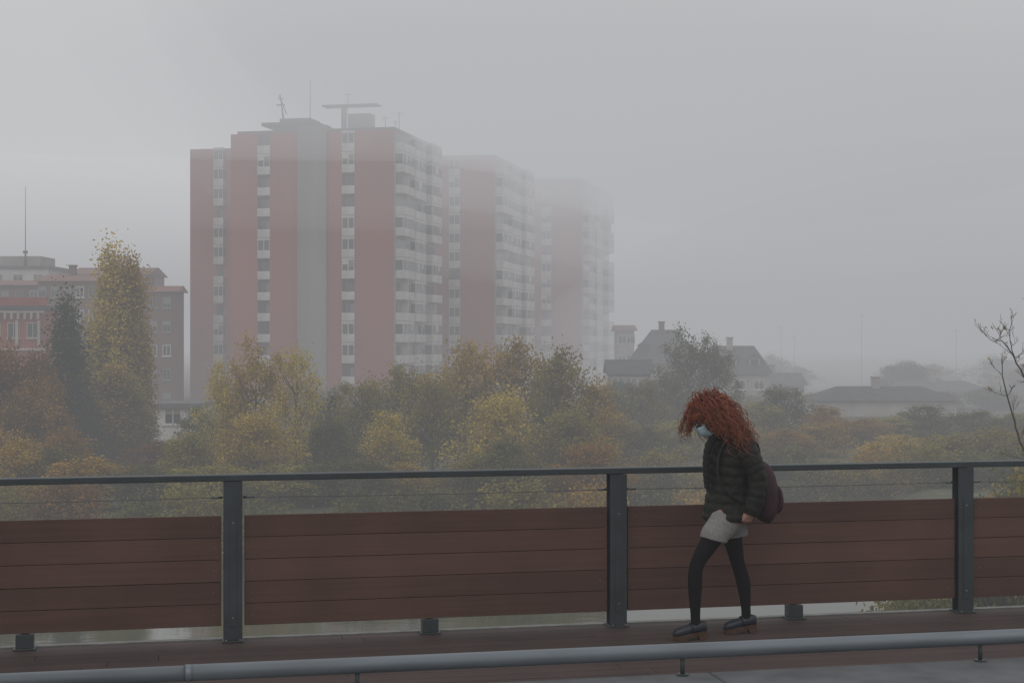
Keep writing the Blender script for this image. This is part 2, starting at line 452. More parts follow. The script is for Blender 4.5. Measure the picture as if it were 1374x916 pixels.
BN = [balcony_mesh(1.8, 0.75, False, i) for i in range(2)]; GN = [balcony_mesh(1.8, 0.75, True, i) for i in range(3)]
def window_mesh(w, h, shut=0.3, sill=True, fm='white'):
    mb = MB()
    mb.box(0, w, -0.06, 0.02, 0, 0.09, 0); mb.box(0, w, -0.06, 0.02, h-0.09, h, 0)
    mb.box(0, 0.09, -0.06, 0.02, 0.092, h-0.092, 0); mb.box(w-0.09, w, -0.06, 0.02, 0.092, h-0.092, 0)
    mb.box(w/2-0.04, w/2+0.04, -0.055, 0.02, 0.092, h-0.092, 0)
    mb.box(0.092, w-0.092, -0.03, -0.005, 0.092, h-0.092, 1)
    if shut > 0: mb.box(0.093, w-0.093, -0.045, -0.032, h-0.092-(h-0.2)*shut, h-0.093, 2)
    if sill: mb.box(-0.1, w+0.1, -0.14, 0.02, -0.1, -0.003, 0)
    return mb.mesh("window", [M[fm], M['glass'], M['shutter']])
WM = [window_mesh(1.4, 1.3, s) for s in (0, 0.35, 0.8)]
WMB = [window_mesh(1.0, 1.35, s, fm='shutter') for s in (0, 0.35, 0.6)] + [window_mesh(1.0, 1.35, 0)]
WMS = [window_mesh(1.2, 1.5, s, fm='stone') for s in (0, 0.4)]

def put(name, me, parent, loc, rz=0, scale=None):
    o = bpy.data.objects.new(name, me); o.location = loc; o.rotation_euler = (0,0,rz)
    if scale: o.scale = scale
    return link(o, parent)

def tower(ox, oy, label, seed, nf=13, wing=True, fl=27.3, wu=6.8, dz=0.0):
    rr = random.Random(seed); H = nf*FH
    e = empty("apartment_tower", (ox, oy, GZ-0.3+dz), R(-12.5))
    meta(e, label, "apartment building", "stepped row of apartment towers")
    mb = MB()
    mb.box(-23.2, -0.01, 1.3, fl, 0, H)
    for a, b_ in ((-5.4,0),(-9.28,-7.2),(-17.6,-13.42),(-23.2,-19.3)):
        mb.box(a, b_, 0, 1.298, 0, H)
    if wing:
        mb.box(-35.6, -23.205, 14.3, fl+4, 0, H)
    mb.obj("wall", [M['red']], e)
    mb = MB(); mb.box(-13.4, -9.3, -0.4, 1.297, 0, H+0.9); mb.obj("lift_shaft", [M['shaft']], e)
    mb = MB(); mb.box(0.0, 0.25, 0.25, fl-0.1, 0, H-0.3); mb.obj("facade", [M['pale']], e)
    mb = MB()
    for (x0,x1,y0,y1) in ((-22.9,-0.3,1.6,1.9),(-22.9,-0.3,fl-.5,fl-.2),(-0.6,-0.3,1.91,fl-.51),(-22.9,-22.6,1.91,fl-.51)):
        mb.box(x0,x1,y0,y1,H+0.01,H+0.6)
    mb.box(-22.5,-0.7,2.0,fl-0.6,H+0.01,H+0.15)
    mb.obj("roof", [M['roofgrey']], e)
    st = (fl-0.9-wu)/2
    for f in range(nf):
        z = f*FH+0.1
        for x0 in (-7.15, -19.25):
            me = rr.choice(GN if rr.random() < 0.5 else BN)
            put("balcony", me, e, (x0, 0.55, z), R(-90))
        if wing:
            put("balcony", rr.choice(GN if rr.random() < 0.5 else BN), e, (-31.6, 14.295, z), R(-90), (1,0.85,1))
        for q in range(3):
            yy = 0.4+q*st
            g = rr.random() < (0.42 if q == 0 else 0.75)
            put("balcony", rr.choice(GW if g else BW), e, (0.252, yy, z), 0, (1.0 if q != 1 else 0.62, wu/6.8, 1))
            if q < 2: put("window", rr.choice(WM), e, (0.254, yy+wu+(st-wu-1.4)/2, z+1.0), R(90))
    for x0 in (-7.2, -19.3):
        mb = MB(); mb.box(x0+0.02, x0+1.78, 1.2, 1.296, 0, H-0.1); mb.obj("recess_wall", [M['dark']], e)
    return e, H
t1, H1 = tower(-16.0, 210, "red brick apartment tower with concrete lift shaft and white balconies", 3, fl=21, wu=5.5)
t2, H2 = tower(-2.8, 241.2, "red apartment tower with white balconies, top fading into fog", 8, wing=False, fl=25)
t3, H3 = tower(12.2, 276.2, "faint red apartment tower with white balconies half lost in fog", 12, wing=False, fl=30)
mb = MB(); mb.box(-18.5,-12.5,5,10,H1+0.16,H1+1.5); mb.box(-20.0,-12.0,3.2,10.5,H1+1.51,H1+1.95)
mb.box(-18.0,-13.5,5,9,H1+1.96,H1+2.7)
mb.obj("machine_room", [M['roofgrey']], t1)
mb = MB(); mb.box(-9.3,-8.7,6,6.6,H1+0.16,H1+4.3); mb.box(-12.0,-4.0,5.5,7.8,H1+4.31,H1+4.5); mb.box(-8.2,-5.0,5.8,8,H1+0.16,H1+3.2)
mb.obj("roof_canopy", [M['shaft']], t1)
mb = MB()
mb.cyl((-17.6,5.4,H1+2.7),(-18.1,5.4,H1+6.2),0.14,0.06,seg=6); mb.cyl((-17.2,5.5,H1+3.4),(-18.2,5.4,H1+6.0),0.08,seg=6)
mb.box(-18.6,-17.4,5.3,5.5,H1+4.6,H1+4.75); mb.box(-18.4,-17.6,5.3,5.5,H1+5.5,H1+5.6)
mb.cyl((-13.5,5,H1+2),(-13.5,5,H1+7.8),0.05,seg=6)
for q,hh in ((-9.0,6.5),(-3.5,3.0),(-1.5,3.6),(-2.0,2.4)):
    mb.cyl((q,8,H1+0.6),(q,8,H1+hh),0.05,seg=6); mb.cyl((q-0.5,8,H1+hh-0.3),(q+0.5,8,H1+hh-0.3),0.03,seg=5)
mb.obj("antenna", [M['mast']], t1)

# ------------------------------------------------------------------ other buildings
def gable(mb, x0,x1,y0,y1,z0,h,over=0.5,m=0,axis='x',hip=0):
    x0-=over; x1+=over; y0-=over; y1+=over
    ym = (y0+y1)/2
    pts = [(x0,y0,z0),(x1,y0,z0),(x1,y1,z0),(x0,y1,z0),(x0+hip,ym,z0+h),(x1-hip,ym,z0+h)]
    mb.poly(pts, [(0,1,5,4),(2,3,4,5),(0,4,3),(1,2,5),(3,2,1,0)], m)

def building(name, label, x0, x1, y0, dep, ztop, wall, roofm, roofh=2.0, fl=2.9, ww=2.4, rz=0, hip=0, wins=WM, chim=0, seed=1, trim=None, group=None, dormer=0):
    rr = random.Random(seed)
    W = x1-x0; H = ztop-(GZ-0.3)
    e = empty(name, (x0, y0, GZ-0.3), rz); meta(e, label, "building", group)
    mb = MB(); mb.box(0, W, 0, dep, 0, H); mb.obj("wall", [wall], e)
    mb = MB()
    if roofh > 0: gable(mb, 0, W, 0, dep, H+0.003, roofh, 0.5, 0, 'x', hip)
    else:
        mb.box(-0.3, W+0.3, -0.3, dep+0.3, H+0.003, H+0.4)
    mb.obj("roof", [roofm], e)
    nfl = int(H/fl); nc = max(1, int(W/ww))
    cnt = 0
    for f in range(nfl):
        for c in range(nc):
            if cnt >= 96: break
            z = H-(f+1)*fl+0.9; x = (c+0.5)*W/nc-0.7
            put("window", rr.choice(wins), e, (x, -0.001, z)); cnt += 1
    for c in range(dormer):
        x = W*(c+0.6)/(dormer+0.2); y=dep*0.16; z=H+roofh*0.30
        mb = MB(); mb.box(x-.7,x+.7,y-0.4,y+1.8,z-0.3,z+1.0,0); mb.box(x-.5,x+.5,y-.43,y-.405,z-0.1,z+.8,1)
        mb.poly([(x-.9,y-.6,z+1.0),(x+.9,y-.6,z+1.0),(x+.9,y+2,z+1.0),(x-.9,y+2,z+1.0),(x,y-.6,z+1.6),(x,y+2,z+1.6)],[(0,4,5,3),(1,2,5,4),(0,1,4),(2,3,5),(3,2,1,0)],2)
        mb.obj("dormer",[wall,M['glass'],roofm],e)
    if trim:
        for f in range(nfl+1):
            mb = MB(); z = H-f*fl-0.05
            mb.box(-0.1, W+0.1, -0.18, -0.004, z-0.25, z); mb.obj("cornice", [trim], e)
    for c in range(chim):
        mb = MB(); x = W*(c+0.6)/(chim+0.3); y = dep*0.45
        mb.box(x-0.4,x+0.4,y-0.4,y+0.4,H+roofh*0.3,H+roofh+1.0); mb.box(x-0.5,x+0.5,y-0.5,y+0.5,H+roofh+1.002,H+roofh+1.15)
        mb.obj("chimney", [wall], e)
    return e, W, H
building("apartment_building", "brown brick apartment block with terracotta roof and many windows", -47.5, -40.9, 190, 5, 8.0, M['brown'], M['tile'], 0.8, ww=1.45, seed=2, chim=1, group="brown apartment blocks", wins=WMB)
building("apartment_building", "long brown brick apartment block with tiled roof", -58.5, -47.7, 193, 12, 9.4, M['brown'], M['tile'], 1.1, ww=1.5, seed=3, chim=2, group="brown apartment blocks", wins=WMB)
building("apartment_building", "brown brick apartment block with pale upper storey", -66, -58.8, 196, 14, 9.0, M['brown'], M['tile'], 0.9, ww=1.6, seed=4, group="brown apartment blocks", wins=WMB)
e,W,H = building("apartment_building", "tall pale rendered apartment block with flat roof and mast", -78, -64, 216, 14, 12.0, M['white'], M['roofgrey'], 0, seed=5)
mb = MB(); mb.box(4,12,3,10,H+0.41,H+1.9); mb.obj("machine_room", [M['pale']], e)
mb = MB()
mb.cyl((10.2,2,H+0.4),(10.2,2,H+11.5),0.07,0.03,seg=6); mb.cyl((10.2,2,H+0.4),(10.2,2,H+2.5),0.22,0.12,seg=8)
mb.box(9.9,10.5,1.9,2.1,H+2.2,H+2.6)
mb.obj("antenna", [M['mast']], e)
building("apartment_building", "pale rendered apartment block behind brown blocks", -62.5, -52, 222, 12, 11.5, M['pale'], M['tile'], 1.2, seed=15, chim=1)
e,W,H = building("brick_house", "ornate red brick house with pale stone cornices", -56, -44.9, 150, 5, 5.0, M['brick2'], M['slate'], 0.0, fl=3.6, ww=1.6, wins=WMS, seed=6, trim=M['stone'])
for i in range(18):
    mb = MB(); mb.box(-0.2+i*0.63, 0.02+i*0.63, -0.32, -0.005, H-0.9, H-0.32)
    mb.obj("cornice_bracket", [M['stone']], e)
mb = MB(); mb.box(-0.3, W+0.3, -0.3, 0, H+0.41, H+1.2); mb.obj("parapet", [M['brick2']], e)
for i in range(6):
    mb = MB(); x=0.2+i*2.1; mb.box(x-.14,x+.14,-0.30,-0.19,H-3.4,H-1.0); mb.obj("pilaster",[M['stone']],e)
building("low_building", "low white flat-roofed building behind the trees", -29.2, -25.4, 126, 5, -3.4, M['white'], M['roofgrey'], 0, fl=2.2, seed=7)
# right group
building("apartment_building", "pale pink rendered block beside the far tower", 16.2, 18.6, 238, 10, 3.6, M['pale'], M['tile'], 0.9, seed=8, ww=1.2)
building("apartment_building", "rendered house with dark slate mansard roof in fog", 16.0, 25.5, 212, 12, -1.0, M['brown'], M['slate'], 4.6, seed=9, ww=2.0, hip=3.5, chim=1, rz=R(-4), dormer=3)
building("apartment_building", "wide rendered house with long dark slate roof in fog", 23.4, 33.0, 202, 14, -2.2, M['pale'], M['slate'], 3.6, seed=10, ww=2.0, hip=2.5, chim=1, rz=R(-10), dormer=3)
building("house", "grey rendered house with dark roof beside the far tower", 11.2, 15.6, 176, 8, -1.7, M['pale'], M['slate'], 1.6, seed=11, ww=1.4, fl=2.6)
building("house", "small house with pitched dark roof in fog", 33.0, 40, 214, 10, -4.0, M['pale'], M['slate'], 1.6, seed=12, ww=2.2, chim=1)
building("low_building", "long low pale building with hipped dark roof in fog", 35.0, 50.0, 176, 10, -4.7, M['pale'], M['slate'], 1.5, seed=13, ww=2.3, hip=3, chim=1)
building("low_building", "low distant house with hipped roof in fog", 53, 66, 215, 10, -4.9, M['pale'], M['slate'], 1.4, seed=23, ww=2.3, hip=3, chim=1)
for i,(x,y,h) in enumerate(((43,250,11),(46,255,9.5),(57,255,13),(71,250,10.5),(80,255,9))):
    mb = MB(); mb.cyl((0,0,0),(0,0,h),0.035,0.02,seg=6)
    mb.cyl((-0.4,0,h-0.4),(0.4,0,h-0.4),0.02,seg=5)
    o = mb.obj("antenna_mast", [M['mast']]); o.location=(x,y,GZ)
    meta(o, "tall thin grey metal mast among distant roofs", "mast", "distant thin masts")

# ------------------------------------------------------------------ trees
def prof(shape, t):
    if shape == 'round': return math.sqrt(max(0.02, 1-((t-0.50)/0.50)**2))*(1.0 if t < 0.45 else 1-0.45*(t-0.45))
    if shape == 'poplar': return (min(1, (t-0.04)/0.20)*(1-max(0,(t-0.30)/0.74)**1.6)*0.95+0.05)
    if shape == 'cone': return max(0.04, min(1,(t-0.02)/0.12)*(1-t)**0.80)
    if shape == 'bush': return math.sqrt(max(0.03, 1-(t*0.98)**2.2))
    if shape == 'vase': return math.sqrt(max(0.02, 1-((t-0.56)/0.46)**2))*(1.0 if t < 0.5 else 1-0.4*(t-0.5))
def tree_meshes(seed, shape, H, W, ncl, nleaf, leaf):
    rr = np.random.RandomState(seed)
    t0 = {'round':0.12,'poplar':0.06,'cone':0.05,'bush':0.0,'vase':0.2}[shape]
    ph = rr.rand(4)*6.28
    cents = []
    while len(cents) < ncl:
        t = t0+(0.97-t0)*rr.rand()
        rad = W/2*prof(shape, t)
        if rr.rand() > (rad/(W/2))**0.8+0.07: continue
        an = rr.rand()*6.283
        k_ = 1.0 if shape in ('round','vase','bush') else 0.3
        lob = 1+k_*(0.26*math.sin(2*an+ph[0]+3*t)+0.18*math.sin(5*an+ph[1]+7*t)+0.14*math.sin(9*t*3+ph[2]))
        r = rad*lob*(rr.rand()**0.42)
        cents.append((math.cos(an)*r, math.sin(an)*r, t*H*(1+0.07*math.sin(3*an+ph[3])), r/(rad+1e-6)))
    vs=[]; tones=[]
    for c in cents:
        n = int(nleaf*(0.3+1.4*rr.rand()))
        s = W*(0.04+0.06*rr.rand()) if shape in('round','vase','bush') else W*(0.07+0.05*rr.rand())
        p = rr.randn(n,3)*np.array([s,s,s*(1.0 if shape not in ('poplar','cone') else 2.0)])+np.array(c[:3])
        p[:,2] = np.maximum(p[:,2], 0.05)
        a = rr.randn(n,3); a /= np.linalg.norm(a,axis=1)[:,None]
        b = np.cross(a, rr.randn(n,3)); b /= np.linalg.norm(b,axis=1)[:,None]
        sz = leaf*(0.5+0.9*rr.rand(n))[:,None]
        q = np.stack([p-a*sz, p-b*sz*0.55, p+a*sz, p+b*sz*0.55], 1)
        vs.append(q.reshape(-1,3))
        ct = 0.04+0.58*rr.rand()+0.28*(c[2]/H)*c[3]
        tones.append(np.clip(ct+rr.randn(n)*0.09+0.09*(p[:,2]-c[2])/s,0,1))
    V_ = np.concatenate(vs); T = np.concatenate(tones); n = len(T)
    me = bpy.data.meshes.new("crown")
    me.from_pydata(V_.tolist(), [], np.arange(n*4).reshape(-1,4).tolist())
    at = me.attributes.new("tone", 'FLOAT', 'FACE'); at.data.foreach_set("value", T)
    me.materials.append(LM['green'])
    mb = MB()
    top = {'round':0.8,'poplar':0.93,'cone':0.95,'bush':0.5,'vase':0.8}[shape]
    r0 = H*0.018 if shape != 'bush' else 0.05
    n = 7; tp=[]
    for i in range(n+1):
        q=i/n; tp.append((0.02*H*math.sin(q*4+ph[0])*q, 0.02*H*math.sin(q*3+ph[1])*q, q*top*H))
    mb.tube(tp, [r0*(1.25 if i==0 else 1-0.85*i/n) for i in range(n+1)], 7)
    for c in cents[:34 if shape!='bush' else 14]:
        zz = max(0.08*H, c[2]-H*(0.12+0.14*rr.rand())); q=min(zz/(top*H),0.95); i=int(q*n)
        s0 = np.array(tp[i]); e_ = np.array(c[:3]); midp = s0*0.5+e_*0.5+np.array([0,0,-0.03*H])
        mb.tube([tuple(s0),tuple(midp),tuple(e_)],[r0*0.42*(1-0.5*q), r0*0.26, r0*0.08],5)
    tm = mb.mesh("trunk", [M['bark']])
    return tm, me, H, W
TM = dict(
 round=[tree_meshes(i,'round',9,6.4,120,90,0.128) for i in (1,2,3,4,5,6)],
 vase=[tree_meshes(20+i,'vase',10,6.2,110,72,0.125) for i in (1,2,3)],
 poplar=[tree_meshes(30+i,'poplar',15,3.6,260,76,0.115) for i in (1,2)],
 cone=[tree_meshes(40,'cone',11,4.2,240,70,0.12)],
 bush=[tree_meshes(50+i,'bush',4.0,5.0,90,75,0.11) for i in (1,2,3)],
)
LAB = dict(yellow="yellow autumn", ochre="ochre orange autumn", rust="rusty brown autumn", olive="yellowish green", green="green", dark="dark green")
def hz(x, y): return float(hgt(np.array([float(x)]), np.array([float(y)]))[0])
trnd = random.Random(77)
def tree(x, y, ztop, w, shape, colr, grp="trees along the far river bank", where="on the river bank"):
    var = trnd.choice(TM[shape]); g = hz(x, y)-0.15
    sz = (ztop-g)/(var[2]*1.04); sx = w/var[3]
    nm = {'round':'tree','vase':'tree','poplar':'poplar_tree','cone':'cypress_tree','bush':'bush'}[shape]
    e = empty(nm, (x, y, g), trnd.random()*6.28); e.scale = (sx*trnd.uniform(.92,1.08), sx, sz)
    kindn = {'round':'broad tree','vase':'open-crowned tree','poplar':'tall slender poplar tree','cone':'conical cypress tree','bush':'leafy bush'}[shape]
    meta(e, "%s %s %s" % (LAB[colr], kindn, where), "bush" if shape=='bush' else "tree", grp)
    link(bpy.data.objects.new("trunk", var[0]), e)
    c = bpy.data.objects.new("crown", var[1]); link(c, e)
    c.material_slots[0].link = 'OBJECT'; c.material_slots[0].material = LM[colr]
    return e
T = [
 (-28.2,110,9.1,3.9,'poplar','yellow'),(-26.9,110.6,8.4,3.3,'poplar','yellow'),(-26.0,107,-0.5,3.2,'poplar','olive'),(-27.2,107,0.5,4.2,'poplar','yellow'),
 (-29.6,104,4.8,4.4,'cone','dark'),(-31.2,96,1.7,5.6,'round','rust'),(-28.6,94,-0.4,4.0,'round','rust'),(-34,98,2.0,6,'round','rust'),(-29.9,98,1.2,4,'round','rust'),
 (-25.8,90,-3.0,3.6,'round','ochre'),(-21.6,95,-4.0,4.0,'round','rust'),(-30,88,-2.4,4.5,'round','ochre'),
 (-19.0,98,-2.8,2.8,'round','green'),
 (-17.0,92,0.7,3.0,'vase','yellow'),(-15.0,91,2.1,3.8,'vase','yellow'),(-12.7,92,1.6,3.6,'vase','yellow'),(-14.2,86,-1.8,4.0,'round','yellow'),
 (-17.9,86,-3.0,3.6,'round','olive'),(-10.4,88,-2.3,3.0,'round','green'),(-9.0,97,-0.2,4.0,'vase','olive'),(-6.7,102,0.5,4.6,'round','olive'),
 (-7.0,90,-2.0,4.0,'round','yellow'),(-4.8,95,-0.1,3.8,'vase','olive'),(-2.9,99,1.9,4.9,'round','yellow'),(0.1,101,2.2,4.9,'round','yellow'),
 (2.9,98,1.6,4.7,'round','olive'),(-0.8,91,-0.9,4.4,'round','yellow'),(5.2,99,-0.3,3.8,'vase','ochre'),
 (3.2,90,-1.8,4.2,'round','olive'),(-12,106,-1.6,4.0,'round','dark'),(-21,106,-2.4,3.6,'round','green'),
 (7.5,118,-1.6,4.4,'vase','green'),(10.5,126,-1.2,4.6,'vase','olive'),(13.4,138,-0.4,4.6,'vase','green'),(16.0,142,3.1,4.6,'vase','green'),(18.4,143,2.4,4.4,'vase','green'),
 (16.4,132,-2.4,5,'round','green'),(20.5,128,-3.0,5,'round','olive'),(22.5,130,-1.7,5.0,'vase','green'),(25.5,126,-3.2,5,'round','ochre'),(23,116,-4.0,4.6,'round','yellow'),
 (28.5,126,-4.2,5,'round','ochre'),(31.5,130,-4.2,5,'round','olive'),(35,131,-3.3,6,'round','green'),(39,130,-3.8,6,'round','green'),(43,134,-4.2,6,'round','olive'),
 (12,112,-3.7,5,'round','olive'),(16,114,-3.9,5,'round','yellow'),(19.5,112,-4.3,4.6,'round','ochre'),(28,114,-4.8,5,'round','yellow'),(33,116,-4.9,5.4,'round','olive'),(38,118,-4.9,5.4,'round','ochre'),(9,108,-3.9,4.5,'round','green'),
 (6.5,106,-3.0,4.2,'round','olive'),
]
for t in T: tree(*t)
for i in range(30):
    x = -62+i*5.0+trnd.uniform(-1.5,1.5); y = trnd.uniform(154,172) + (28 if x > 20 else 0)
    if -37 < x < -28: continue
    tree(x, y, trnd.uniform(-3.8,-2.2)-(1.0 if x > 20 else 0), trnd.uniform(5.5,7.5), 'round', trnd.choice(['olive','green','ochre','dark']), "distant park trees", "in the distant park")
for i in range(24):
    x = 24+i*4.6+trnd.uniform(-1.5,1.5); y = trnd.uniform(225,300)
    tree(x, y, trnd.uniform(-2.8,-0.4), trnd.uniform(7,10), 'round', trnd.choice(['olive','green','dark']), "distant park trees", "in the distant park")
x = -31.0
while x < 40:
    yb = 64+24*float(sst(np.array(x/12.0)))
    for k, dy in enumerate((4, 8.5)):
        y = yb+dy+trnd.uniform(-1.2,1.2)
        top = hz(x,y)+trnd.uniform(1.8,3.0)+k*0.4
        tree(x+trnd.uniform(-1,1), y, top, trnd.uniform(3.8,5.2), 'bush', trnd.choice(['green','green','olive','olive','ochre' if x > -18 else 'rust']), "bushes along the water", "at the water's edge")
    x += 3.4
for i in range(16):
    x = -28+i*2.3+trnd.uniform(-.6,.6); y = 80+trnd.uniform(-1.5,1.5)
    if x > 6: break
    tree(x, y, trnd.uniform(-4.4,-2.9), trnd.uniform(3.4,4.4), 'round', trnd.choice(['green','olive','ochre','olive','yellow','green']), "bank trees", "on the lower bank")
for (x,y,zt,w_,c) in ((12.2,43,-3.6,3.4,'green'),(14.6,43,-1.9,3.0,'olive'),(16.3,45,-1.1,3.4,'olive'),(18.5,47,-1.4,4,'ochre'),(13.6,46.5,-3.4,3.5,'olive'),(11.3,41,-4.6,3.2,'green'),(14,39,-4.3,3,'green'),(12.4,39.5,-4.7,3,'dark'),(10.6,43.5,-5.2,2.8,'olive'),(20.5,60,-2.8,5,'green'),(23,66,-3.0,5,'ochre')):
    tree(x,y,zt,w_,'bush',c,"shrubs on the near bank","on the near river bank")

# crooked bare tree at the edge of the near bank
e = empty("bare_tree",(14.95,43.5,hz(14.95,43.5)-0.1)); meta(e,"thin nearly leafless crooked tree with fine dark twigs","tree")
oz = e.location.z; br_ = random.Random(21); mb = MB(); tips=[]
def limb(pts, r0, r1, twigs, L):
    P_ = catmull([(x-14.95, yy, z-oz) for x,yy,z in pts], 5); n=len(P_)
    P_ = [p+np.array([br_.uniform(-.02,.02),0,br_.uniform(-.02,.02)]) for p in P_]
    mb.tube([tuple(p) for p in P_],[r0+(r1-r0)*i/(n-1) for i in range(n)],6)
    def tw(p, d, L_, r, lev):
        q=Vector(p); ps=[q.copy()]
        for i in range(5):
            d=(d+Vector((br_.uniform(-1,1),br_.uniform(-1,1),br_.uniform(-.5,1)))*.15).normalized(); q=q+d*(L_/5); ps.append(q.copy())
        mb.tube(ps,[max(r*(1-.14*i),.004) for i in range(6)],4)
        tips.append(ps[-1])
        if lev<2:
            for k in range(3 if lev==0 else 2):
                j=br_.choice((2,3,4,5)); tw(ps[j],(d+Vector((br_.uniform(-1,1),br_.uniform(-1,1),br_.uniform(-.3,1)))*.7).normalized(),L_*.62,r*.6,lev+1)
    for k in range(twigs):
        i=br_.randrange(n//4,n); tw(tuple(P_[i]),Vector((br_.uniform(-1,.5),br_.uniform(-1,1),br_.uniform(-.1,1))).normalized(),L*br_.uniform(.5,1.1),.010,0)
limb([(14.95,0,-6.7),(15.05,0,-4),(14.85,0.1,-1.8),(14.95,0.1,0.0),(15.1,0,1.6),(15.0,0,2.8)],.12,.025,9,.8)
limb([(14.95,0.1,-3.2),(14.5,0,-1.7),(14.10,-.1,-.80),(13.84,-.1,.15),(13.66,0,.9),(13.64,0.1,1.5)],.045,.009,9,.5)
limb([(14.9,0.1,-.7),(14.40,0.1,.7),(14.0,0.1,1.5),(13.66,0,1.95),(13.34,0,2.0)],.036,.008,10,.45)
limb([(14.0,0.1,1.5),(13.88,0.1,2.1),(13.95,0.2,2.5)],.016,.007,5,.35)
mb.obj("trunk",[M['bark2']],e)
rr = np.random.RandomState(3); lv=MB()
for t in tips[::4]:
    p=np.array(t)+rr.randn(3)*0.03; a=rr.randn(3)*0.03; b=rr.randn(3)*0.02
    lv.poly([p-a,p-b,p+a,p+b],[(0,1,2,3)])
lo = lv.obj("crown",[LM['ochre']],e)
at = lo.data.attributes.new("tone",'FLOAT','FACE'); at.data.foreach_set("value", rr.rand(len(lo.data.polygons)))

# ------------------------------------------------------------------ person
PX, PY = 1.412, 10.47
mb = MB()
chain(mb, [(.03,0,.74,.12,.10),(.03,0,.84,.14,.11),(.035,0,.98,.12,.095),(.05,0,1.15,.145,.11),(.065,0,1.27,.16,.10),(.055,0,1.34,.09,.075),(.01,0,1.38,.052,.055),(-.04,0,1.42,.05,.055)])
LEGF = [(-.01,-.080,.84,.078,.084),(-.110,-.085,.66,.060,.064),(-.210,-.085,.50,.043,.044),(-.225,-.083,.36,.041,.044),(-.222,-.08,.17,.027,.029),(-.218,-.08,.08,.026,.031)]
LEGR = [(.055,.080,.84,.078,.084),(.095,.085,.66,.060,.064),(.135,.085,.48,.043,.044),(.175,.083,.34,.041,.044),(.192,.08,.17,.027,.029),(.194,.08,.08,.026,.031)]
chain(mb, LEGF); chain(mb, LEGR)
FX = ((-.218,-.08),(.194,.08))
for ax_,ay in FX:
    chain(mb, [(ax_+.03,ay,.070,.026,.025),(ax_-.03,ay,.062,.031,.026),(ax_-.10,ay,.048,.034,.018),(ax_-.14,ay,.042,.023,.014)])
ARML = [(.085,-.150,1.30,.055,.055),(.12,-.190,1.20,.046,.048),(.165,-.212,1.06,.036,.038),(.150,-.212,.95,.034,.036),(.118,-.200,.826,.023,.027)]
ARMR = [(.075,.150,1.30,.055,.055),(.09,.190,1.20,.046,.048),(.09,.215,1.05,.036,.038),(.04,.21,.95,.034,.036),(-.02,.19,.86,.023,.027)]
chain(mb, ARML); chain(mb, ARMR)
def hand(mb, wr, side):
    wx,wy,wz = wr
    chain(mb, [(wx,wy,wz+.02,.016,.022),(wx-.006,wy,wz-.02,.014,.032),(wx-.014,wy,wz-.055,.012,.033)], seg=16)
    lens = (.056,.064,.060,.046)
    for i in range(4):
        ox = wx-.014+(i-1.5)*-.0172
        L = lens[i]
        chain(mb, [(ox,wy,wz-.048,.0080,.0080),(ox-.010,wy+side*.006,wz-.054-L*.34,.0076,.0076),(ox-.008,wy+side*.026,wz-.054-L*.50,.0070,.0070),(ox+.002,wy+side*.040,wz-.054-L*.35,.0062,.0062)], n=3, seg=10)
    chain(mb, [(wx-.028,wy,wz-.012,.011,.011),(wx-.044,wy+side*.010,wz-.038,.0092,.0092),(wx-.046,wy+side*.020,wz-.064,.0075,.0075)], n=3, seg=10)
hand(mb, (.118,-.200,.860), 1); hand(mb, (-.02,.19,.85), -1)
HC = Vector((-.095,0,1.455)); pa = R(38)
Fv = Vector((-math.cos(pa),0,-math.sin(pa))); Uv = Vector((-math.sin(pa),0,math.cos(pa))); Sv = Vector((0,-1,0))
def hp(f,s,u): return HC+Fv*f+Sv*s+Uv*u
AX=(Fv,Sv,Uv)
mb.ball(hp(-.012,0,.025),(.094,.076,.085),20,14,axes=AX)
mb.ball(hp(.018,0,-.025),(.070,.064,.085),20,14,axes=AX)
mb.ball(hp(.045,0,-.085),(.030,.034,.026),14,10,axes=AX)
mb.ball(hp(-.05,0,-.06),(.05,.05,.06),14,10,axes=AX)
mb.tube([hp(.080,0,.012),hp(.095,0,-.012),hp(.104,0,-.030),hp(.088,0,-.040)],[.009,.011,.015,.012],10,ref=(0,1,0))
mb.ball(hp(.085,0,-.062),(.010,.026,.008),12,8,axes=AX); mb.ball(hp(.079,0,.028),(.012,.05,.010),12,8,axes=AX)
for s in (-1,1): mb.ball(hp(-.01,s*.078,-.012),(.020,.010,.032),12,8,axes=AX)
chain(mb, [(.03,0,1.36,.054,.056),(-.02,0,1.40,.050,.052),(-.065,0,1.43,.052,.055)])
person = remeshed(mb, "person", [M['skin']], 0.005, 3)
person.location = (PX, PY, 0.002); person.rotation_euler = (0,0,TH)
meta(person, "woman walking with bowed head in dark puffer jacket and grey shorts", "person")
P = person
for s in (-1,1):
    mb = MB(); mb.ball(hp(.072,s*.032,.006),.0115,12,8,axes=AX); mb.ball(hp(.081,s*.032,.004),.0052,8,6,m=1,axes=AX); mb.obj("eye",[M['eye'],M['scarf']],P)
mb = MB()
g = lambda rows: [(a,b,c,d+.004,e+.004) for a,b,c,d,e in rows]
chain(mb, g([(-.065,-.083,.745,.066,.068)]+LEGF[1:])); chain(mb, g([(.077,.083,.745,.066,.068)]+LEGR[1:]))
for ax_,ay in FX:
    chain(mb, [(ax_+.03,ay,.072,.029,.027),(ax_-.03,ay,.064,.034,.029),(ax_-.09,ay,.052,.036,.020)])
remeshed(mb,"tights",[M['tights']],0.006,2,P)
mb = MB()
chain(mb, [(.03,0,.90,.145,.125),(.03,0,.81,.156,.136),(.03,0,.775,.146,.128),(.03,0,.755,.11,.10)])
chain(mb, [(.0,-.080,.80,.09,.112),(-.045,-.084,.74,.092,.098),(-.085,-.088,.695,.094,.092),(-.098,-.088,.655,.096,.090)],seg=28)
